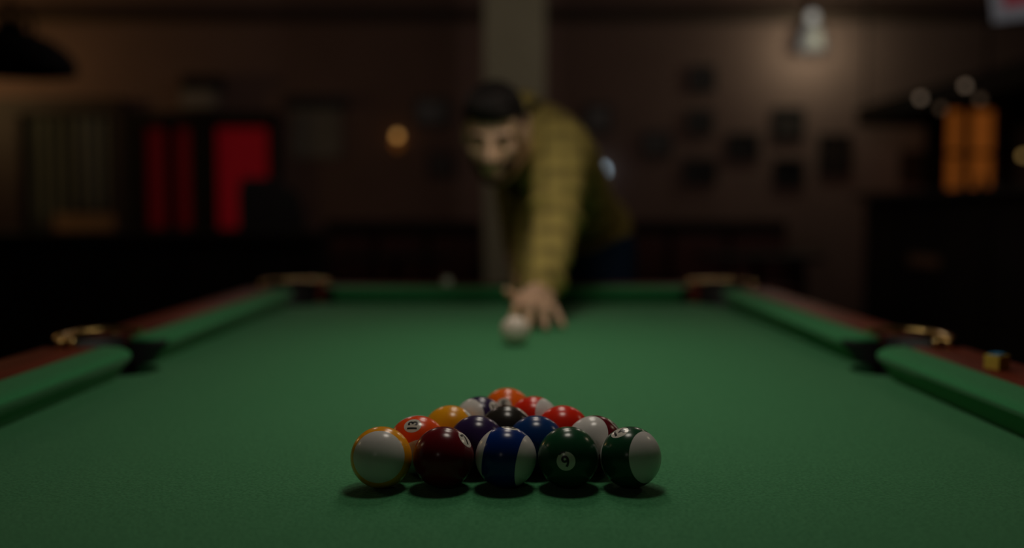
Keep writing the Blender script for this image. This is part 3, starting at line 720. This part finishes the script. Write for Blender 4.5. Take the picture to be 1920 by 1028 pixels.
# wall lamps
M_FROST = mat('lit_frosted_glass', (.028, .027, .024), .9, spec=0, emit=(1.0, .96, .86), es=.105, noise=((8, 8, 8), (.12, .115, .095), 2))
M_BULB = mat('lit_bulb', (.10, .10, .09), .9, spec=0, emit=(1.0, .96, .88), es=.30, noise=((8, 8, 8), (.09, .09, .08), 2))
def sconce(px, py, label, energy, color, out=.31, wall_y=YB):
    x, z = W(px, py, wall_y-.13)
    e = empty('wall_sconce', (x, wall_y, z-.12), label, 'lamp', 'frosted wall sconces')
    MB().lathe([(0, 0), (.055, 0), (.05, .014), (.018, .02), (0, .02)], (x, wall_y-.002, z-.06), 24, axis=Vector((0, -1, 0))).build('wall_plate', M_BRASS, e, True)
    MB().tube([(x, wall_y-.02, z-.06), (x, wall_y-.08, z-.09), (x, wall_y-.13, z-.04), (x, wall_y-.13, z+.03)], .009, 10).build('arm', M_BRASS, e, True)
    MB().lathe([(.030, .06), (.055, .03), (.085, -.04), (.105, -.15), (.100, -.15), (.080, -.04), (.050, .025), (.028, .054)], (x, wall_y-.13, z-.03), 32, True).build('shade', M_FROST, e, True, 60)
    MB().ball((x, wall_y-.13, z+.075), (.042, .042, .048)).build('bulb', M_BULB, e, True, 180)
    light('sconce_light', 'POINT', (x, wall_y-out, z-.16), energy, color, .05)
    return e
sconce(1523, 50, 'bright wall lamp with a frosted shade above the picture cluster', 4.4, (1.0, .96, .66), .38)
sconce(-104, 140, 'wall lamp beyond the black pendant, above the draped window', 9.5, (1.0, .66, .26), 1.0)
# small round warm lamp
x, z = W(745, 255, YB-.08)
e = empty('candle_lamp', (x, YB-.03, z-.09), 'small round amber wall lamp left of the pillar', 'lamp')
M_AMBER = mat('lit_amber_globe', (.7, .4, .15), .3, emit=(1.0, .50, .13), es=.75, noise=((8, 8, 8), (.65, .36, .13), 2)); M_AMBER2 = mat('amber_glass_cup', (.55, .20, .05), .3, emit=(1.0, .34, .06), es=.07, noise=((8, 8, 8), (.5, .18, .04), 2))
MB().ball((x, YB-.08, z), (.026, .026, .030)).build('globe', M_AMBER, e, True, 180)
MB().lathe([(0, -.115), (.022, -.11), (.040, -.06), (.044, -.03), (.040, -.03), (.034, -.06), (0, -.10)], (x, YB-.08, z), 24).build('cup', M_AMBER2, e, True)
MB().tube([(x, YB-.001, z-.10), (x, YB-.05, z-.115), (x, YB-.08, z-.108)], .008, 10).build('arm', M_BRASS, e, True)
# bluish light behind the player's back
x, z = W(1129, 320, 7.93)
e = empty('night_light', (x, YB, z-.04), 'small bluish white light beside the player\'s back', 'lamp')
M_BLUEW = mat('lit_bluish_glass', (.5, .55, .6), .4, emit=(.66, .86, 1.0), es=1.1, noise=((8, 8, 8), (.48, .53, .58), 2))
MB().ball((x, YB-.07, z), (.038, .038, .046)).build('globe', M_BLUEW, e, True, 180)
MB().lathe([(0, 0), (.04, 0), (.036, .03), (.014, .035), (0, .035)], (x, YB-.001, z), 20, axis=Vector((0, -1, 0))).build('wall_plate', M_FRAME, e, True)

# benches along the wall
def bench(px0, px1, label, py=416, Y=7.35):
    x0, z1 = W(px0, py, Y); x1 = W(px1, py, Y)[0]
    e = empty('bench', ((x0+x1)/2, Y+.25, 0), label, 'bench', 'dark benches along the back wall')
    n = 3; wdt = (x1-x0)/n
    MB().box((x0, Y+.40, .12), (x1, Y+.46, z1), bevel=.008).build('back_board', M_BLACKWOOD, e)
    MB().box((x0, Y+.34, z1-.10), (x1, Y+.50, z1), bevel=.012).build('top_rail', M_BLACKWOOD, e)
    MB().box((x0+.03, Y-.08, .12), (x1-.03, Y+.40, .36), bevel=.01).build('plinth', M_BLACKWOOD, e)
    for k in range(n):
        a = x0+wdt*k+.02; b = x0+wdt*(k+1)-.02
        MB().box((a, Y-.10, .36), (b, Y+.38, .47), bevel=.03).build('seat_cushion', M_MAROON, e, True)
        MB().box((a, Y+.28, .48), (b, Y+.40, z1-.11), bevel=.03).build('back_cushion', M_MAROON, e, True)
    for x_ in (x0, x1):
        MB().box((x_-.03, Y-.10, 0), (x_+.03, Y+.48, .66), bevel=.012).build('end_panel', M_BLACKWOOD, e)
bench(592, 900, 'long dark bench with maroon cushions left of the pillar'); bench(1152, 1500, 'long dark bench with maroon cushions below the pictures')
def cafe_table(px, Y, label):
    x = W(px, 480, Y)[0]; e = empty('cafe_table', (x, Y, 0), label, 'table', 'cafe tables before the benches')
    MB().box((x-.36, Y-.30, .71), (x+.36, Y+.30, .745), bevel=.008).build('table_top', M_BLACKWOOD, e)
    MB().lathe([(0, .03), (.035, .03), (.03, .10), (.03, .71), (0, .71)], (x, Y, 0), 16).build('column', M_BLACKMET, e, True)
    MB().lathe([(0, 0), (.22, 0), (.22, .015), (.04, .04), (0, .04)], (x, Y, 0), 28).build('foot', M_BLACKMET, e, True)
cafe_table(740, 6.55, 'black cafe table before the bench left of the pillar'); cafe_table(1420, 6.6, 'black cafe table before the bench below the pictures')

# tall black chair before the red window
x0, z1 = W(452, 334, 6.22); x1 = W(566, 334, 6.22)[0]; xm = (x0+x1)/2; hw = (x1-x0)/2
e = empty('high_back_chair', (xm, 6.4, 0), 'tall black high-backed chair before the red window', 'chair')
MB().box((xm-hw, 6.15, .42), (xm+hw, 6.60, .50), bevel=.02).build('seat', M_LEATHER, e, True)
o = MB().prism([(-hw, 0), (hw, 0), (hw+.02, .55), (hw-.02, .70), (0, .79), (-hw+.02, .79), (-hw, .70)], -.03, .03).build('backrest', M_LEATHER, e, world=False).name
o = bpy.data.objects[o]; o.location = (0, -.22, z1-.79); o.rotation_euler = (PI/2, 0, 0)
for sx in (-1, 1):
    MB().box((xm+sx*(hw-.03)-.02, 6.16, 0), (xm+sx*(hw-.03)+.02, 6.20, .60), bevel=.004).build('leg', M_BLACKWOOD, e)
    MB().box((xm+sx*(hw-.03)-.02, 6.55, 0), (xm+sx*(hw-.03)+.02, 6.59, .43), bevel=.004).build('leg', M_BLACKWOOD, e)
# long low counter along the dark side of the room
x0, z1 = W(-60, 436, 5.6); x1 = W(592, 436, 5.6)[0]
e = empty('sideboard', ((x0+x1)/2, 5.85, 0), 'long black sideboard below the windows', 'sideboard')
MB().box((x0, 5.60, .08), (x1, 6.05, z1-.04), bevel=.006).build('body', M_BLACKWOOD, e)
MB().box((x0-.02, 5.56, z1-.04), (x1+.02, 6.06, z1), bevel=.008).build('top', M_BLACKWOOD, e)
MB().box((x0+.03, 5.64, 0), (x1-.03, 6.02, .08)).build('plinth', M_BLACKWOOD, e)
for k in range(5):
    a = x0+(x1-x0)*k/5+.012; b = x0+(x1-x0)*(k+1)/5-.012
    d = MB().box((a, 5.582, .11), (b, 5.600, z1-.06), bevel=.004).build('door', M_BLACKWOOD, e)
    MB().tube([(b-.04, 5.572, .60), (b-.04, 5.572, .72)], .006, 8).build('handle', M_BLACKMET, d, True)

# black pendant lamp, upper corner
Yp = 4.6; x, z = W(22, 128, Yp)
e = empty('pendant_lamp', (x, Yp, z), 'large black metal pendant lamp hanging before the draped window', 'lamp')
MB().lathe([(.272, -.02), (.280, .0), (.272, .035), (.235, .085), (.17, .130), (.10, .160), (.060, .172), (.060, .205), (.03, .215), (0, .215), (0, .20), (.05, .160), (.095, .150), (.165, .120), (.228, .076), (.262, .030), (.268, -.018)], (x, Yp, z), 40, True).build('shade', M_BLACKMET, e, True, 50)
MB().tube([(x-.10, Yp, z+.15), (x-.10, Yp, z+.22), (x-.05, Yp, z+.27), (x+.05, Yp, z+.27), (x+.10, Yp, z+.22), (x+.10, Yp, z+.15)], .012, 10).build('yoke', M_BLACKMET, e, True)
MB().tube([(x, Yp, z+.20), (x, Yp, ZC)], .008, 10).build('rod', M_BLACKMET, e)
MB().lathe([(0, ZC-.03), (.05, ZC-.03), (.06, ZC), (0, ZC)], (x, Yp, 0), 24).build('ceiling_cup', M_BLACKMET, e, True)
MB().ball((x, Yp, z+.07), .045).build('bulb', mat('unlit_bulb', (.4, .4, .38), .3, noise=((8, 8, 8), (.38, .38, .36), 2)), e, True, 180)

# ================================================================== the bar
XB = 2.68; YB0, YB1 = 3.6, 7.75
bz = 1.165
e = empty('bar_counter', (XB+.3, 5.7, 0), 'long black bar counter at the side of the room', 'bar')
MB().box((XB+.05, YB0+.04, .10), (XB+.30, YB1-.04, bz-.05), bevel=.004).build('body', M_BLACKWOOD, e)
MB().box((XB-.03, YB0, bz-.05), (XB+.33, YB1, bz), bevel=.012).build('worktop', M_BLACKWOOD, e)
MB().box((XB+.08, YB0+.08, 0), (XB+.28, YB1-.08, .10)).build('plinth', M_BLACKMET, e)
for k in range(6):
    a = YB0+.08+(YB1-YB0-.16)*k/6+.02; b = YB0+.08+(YB1-YB0-.16)*(k+1)/6-.02
    MB().box((XB+.032, a, .18), (XB+.052, b, bz-.12), bevel=.005).build('panel', M_BLACKWOOD, e)
MB().tube([(XB-.06, YB0+.1, .22), (XB-.06, YB1-.1, .22)], .018, 12).build('foot_rail', M_BLACKMET, e, True)
MB().box((XB+.020, 6.30, .665), (XB+.033, 6.78, .740), bevel=.003).build('name_plate', mat('dull_copper_plate', (.30, .17, .10), .5, metal=.4, noise=((20, 20, 20), (.25, .14, .08), 2)), e)
# canopy over the bar
cz = P(1600, 203, 7.75).z
e = empty('bar_canopy', (XB+.5, 5.7, cz), 'dark wooden canopy running above the bar counter', 'canopy')
MB().box((XB-.02, YB0, cz-.14), (XB+.04, YB1, cz), bevel=.006).build('fascia', M_DARKWOOD, e)
MB().box((XB+.04, YB0, cz-.02), (XR, YB1, cz-.002)).build('soffit', M_DARKWOOD, e)
MB().box((XB+.04, YB1-.06, cz-.14), (XR, YB1, cz), bevel=.006).build('end_board', M_DARKWOOD, e)
for y in (YB0+.1, 5.7, YB1-.1): MB().tube([(XB+.01, y, cz), (XB+.01, y, ZC)], .008, 8).build('hanging_rod', M_BLACKMET, e)
# orange-lit bottle cabinet
Yc = 7.05
x0, z1 = W(1768, 200, Yc); x1, z0 = W(1902, 372, Yc)
e = empty('bottle_cabinet', ((x0+x1)/2, Yc+.15, bz), 'tall orange-lit bottle cabinet behind the bar', 'cabinet')
M_ORL = mat('lit_orange_panel', (.5, .2, .05), .6, emit=(1.0, .26, .035), es=.11, noise=((10, 10, 3), (.4, .15, .04), 3))
MB().box((x0, Yc, z0-.05), (x1, Yc+.30, z0), bevel=.004).build('base', M_DARKWOOD, e); MB().box((x0, Yc, z1), (x1, Yc+.30, z1+.03), bevel=.004).build('top', M_DARKWOOD, e)
for a in (x0, x1-.04): MB().box((a, Yc, z0), (a+.04, Yc+.30, z1), bevel=.003).build('side_panel', M_DARKWOOD, e)
xm = W(1838, 300, Yc)[0]
MB().box((xm-.010, Yc+.18, z0), (xm+.010, Yc+.26, z1), bevel=.003).build('divider', M_DARKWOOD, e)
MB().box((x0+.04, Yc+.27, z0), (xm-.02, Yc+.30, z1)).build('lit_panel', M_ORL, e); MB().box((xm+.02, Yc+.27, z0), (x1-.04, Yc+.30, z1)).build('lit_panel', M_ORL, e)
zs = (z0+z1)/2
for a, b in ((x0+.04, xm-.018), (xm+.018, x1-.04)): MB().box((a, Yc+.02, zs-.008), (b, Yc+.27, zs+.008)).build('shelf', M_DARKWOOD, e)
MB().box((x0-.02, Yc-.02, 0), (x1+.02, Yc+.32, z0-.05), bevel=.005).build('base_cupboard', M_BLACKWOOD, e)
M_BOT = mat('dark_bottle_glass', (.030, .014, .006), .1, noise=((30, 30, 30), (.04, .02, .008), 2)); M_CAP = mat('bottle_cap', (.20, .15, .08), .4, noise=((30, 30, 30), (.17, .12, .06), 2))
def bottle(x, y, z, s_, label):
    b = empty('bottle', (x, y, z), label, 'bottle', 'bottles in the lit cabinet')
    MB().lathe([(0, 0), (.034*s_, 0), (.036*s_, .01), (.036*s_, .13*s_), (.03*s_, .155*s_), (.013*s_, .19*s_), (.012*s_, .235*s_), (0, .235*s_)], (x, y, z), 20).build('glass', M_BOT, b, True)
    MB().lathe([(0, .235*s_), (.014*s_, .235*s_), (.014*s_, .26*s_), (0, .26*s_)], (x, y, z), 16).build('cap', M_CAP, b, True)
bottle(xm+.07, Yc+.12, z0, .80, 'dark bottle low in the lit cabinet, right of the divider')
bottle(x1-.075, Yc+.12, z0, 1.0, 'tall dark bottle in the lower outer corner of the lit cabinet')
bottle(x1-.075, Yc+.12, zs+.008, .8, 'dark bottle on the upper shelf of the lit cabinet')
bottle(xm-.05, Yc+.12, z0, .70, 'short dark bottle low in the lit cabinet, left of the divider')
# small globes hung under the canopy
M_GLOBE = mat('dim_globe_glass', (.5, .4, .3), .3, emit=(1.0, .72, .50), es=.24, noise=((8, 8, 8), (.47, .37, .27), 2)); M_GLOBE2 = mat('faint_globe_glass', (.4, .3, .2), .3, emit=(1.0, .66, .42), es=.06, noise=((8, 8, 8), (.37, .27, .18), 2))
def globe(px, py, m, label, r=.02):
    X = XB-.055; Y = X*FPX/(px-960); q = P(px, py, Y); b = empty('globe_lamp', q, label, 'lamp', 'small globe lamps along the bar canopy')
    MB().ball(q, r).build('globe', m, b, True, 180)
    MB().lathe([(0, r-.002), (.008, r-.002), (.008, r+.02), (0, r+.02)], q, 12).build('socket', M_BLACKMET, b)
    top = cz-.02
    MB().tube([q+Vector((0, 0, r+.02)), Vector((q.x, q.y, max(top, q.z+r+.04))), Vector((XB+.005, q.y, max(top, q.z+r+.04)))], .003, 6).build('bracket', M_BLACKMET, b)
globe(1726, 184, M_GLOBE, 'small round lamp on the canopy edge nearest the back wall')
globe(1810, 161, M_GLOBE, 'small round lamp highest on the bar canopy, near the television', .018)
globe(1838, 187, M_GLOBE2, 'faint small lamp just above the orange-lit cabinet')
globe(1765, 204, M_GLOBE2, 'faint low lamp between the two upper canopy lamps')
globe(1918, 292, mat('gold_globe_glass', (.5, .4, .2), .3, emit=(1.0, .60, .18), es=.4, noise=((8, 8, 8), (.47, .37, .18), 2)), 'golden small lamp hanging lowest, past the orange-lit cabinet', .016)
# dark square picture behind the bar end
x0, z1 = W(1684, 284, 7.7); x1, z0 = W(1738, 342, 7.7)
picture(1686, 284, 1740, 344, (.010, .012, .016), 'near-black square picture under the end of the canopy')
# television hung from the ceiling
q = P(1884, 12, 4.2)
e = empty('television', (q.x+.45, 4.25, q.z), 'television with a pale frame and pink picture, hung near the ceiling', 'television')
M_BEZ = mat('glowing_grey_bezel', (.42, .42, .43), .4, emit=(.9, .9, 1.0), es=.055, noise=((20, 20, 20), (.39, .39, .40), 2))  # weak emission added to the bezel so it shows brighter
M_SCR = mat('lit_pink_screen', (.02, .02, .02), .2, emit=(1.0, .17, .22), es=.075, noise=((3, 3, 3), (.03, .02, .02), 3))
R_ = Matrix.Rotation(math.radians(-7), 3, 'Y')
def tvbox(lo, hi, name, m, bev=.004):
    MB().box(lo, hi, bevel=bev).build(name, m, e, world=False)
tvbox((-.45, 0, 0), (.45, .05, .56), 'housing', M_BLACKMET)
tvbox((-.45, -.012, 0), (.45, 0, .055), 'bezel', M_BEZ); tvbox((-.45, -.012, .055), (-.405, 0, .52), 'bezel', M_BEZ); tvbox((.405, -.012, .055), (.45, 0, .52), 'bezel', M_BEZ); tvbox((-.45, -.012, .52), (.45, 0, .56), 'bezel', M_BEZ)
tvbox((-.405, -.004, .055), (.405, 0, .52), 'screen', M_SCR, 0)
MB().tube([(0, .06, .30), (0, .06, ZC-q.z)], .02, 12).build('ceiling_pole', M_BLACKMET, e, True, world=False)
e.rotation_euler = (math.radians(-4), math.radians(-6), math.radians(-8))


def globe_pendant(x, y, z, energy, color, label):
    e = empty('opal_pendant', (x, y, z-.09), label, 'lamp', 'opal globe pendants in the middle of the room')
    MB().ball((x, y, z), .09).build('globe', M_OPAL, e, True, 180)
    MB().lathe([(0, .085), (.03, .085), (.03, .12), (0, .12)], (x, y, z), 16).build('socket', M_BRASS, e, True)
    MB().tube([(x, y, z+.12), (x, y, ZC)], .005, 8).build('cable', M_BLACKMET, e)
    light('opal_light', 'POINT', (x, y, z-.16), energy, color, .06)
M_OPAL = mat('lit_opal_glass', (.6, .58, .52), .4, emit=(1.0, .80, .55), es=.5, noise=((8, 8, 8), (.58, .56, .5), 2))
globe_pendant(-1.2, 5.2, 2.45, 5.4, (1, .80, .68), 'added unseen fill pendant left of the pillar, near the ceiling')  # added above the frame as ambient fill for the back wall
globe_pendant(1.25, 5.4, 2.45, 6.5, (1, .81, .70), 'added unseen fill pendant right of the pillar, near the ceiling')  # second added fill lamp, out of view above the frame
globe_pendant(-1.7, 1.6, 1.75, 1.3, (1, .74, .46), 'opal globe pendant off the left side of the pool table')
globe_pendant(1.5, 2.0, 2.05, 2.2, (1, .80, .56), 'opal globe pendant off the right side of the pool table')
globe_pendant(-.8, -1.3, 1.95, 1.3, (1, .90, .80), 'added unseen fill pendant behind the near end of the pool table')  # added behind the camera as front fill on the balls
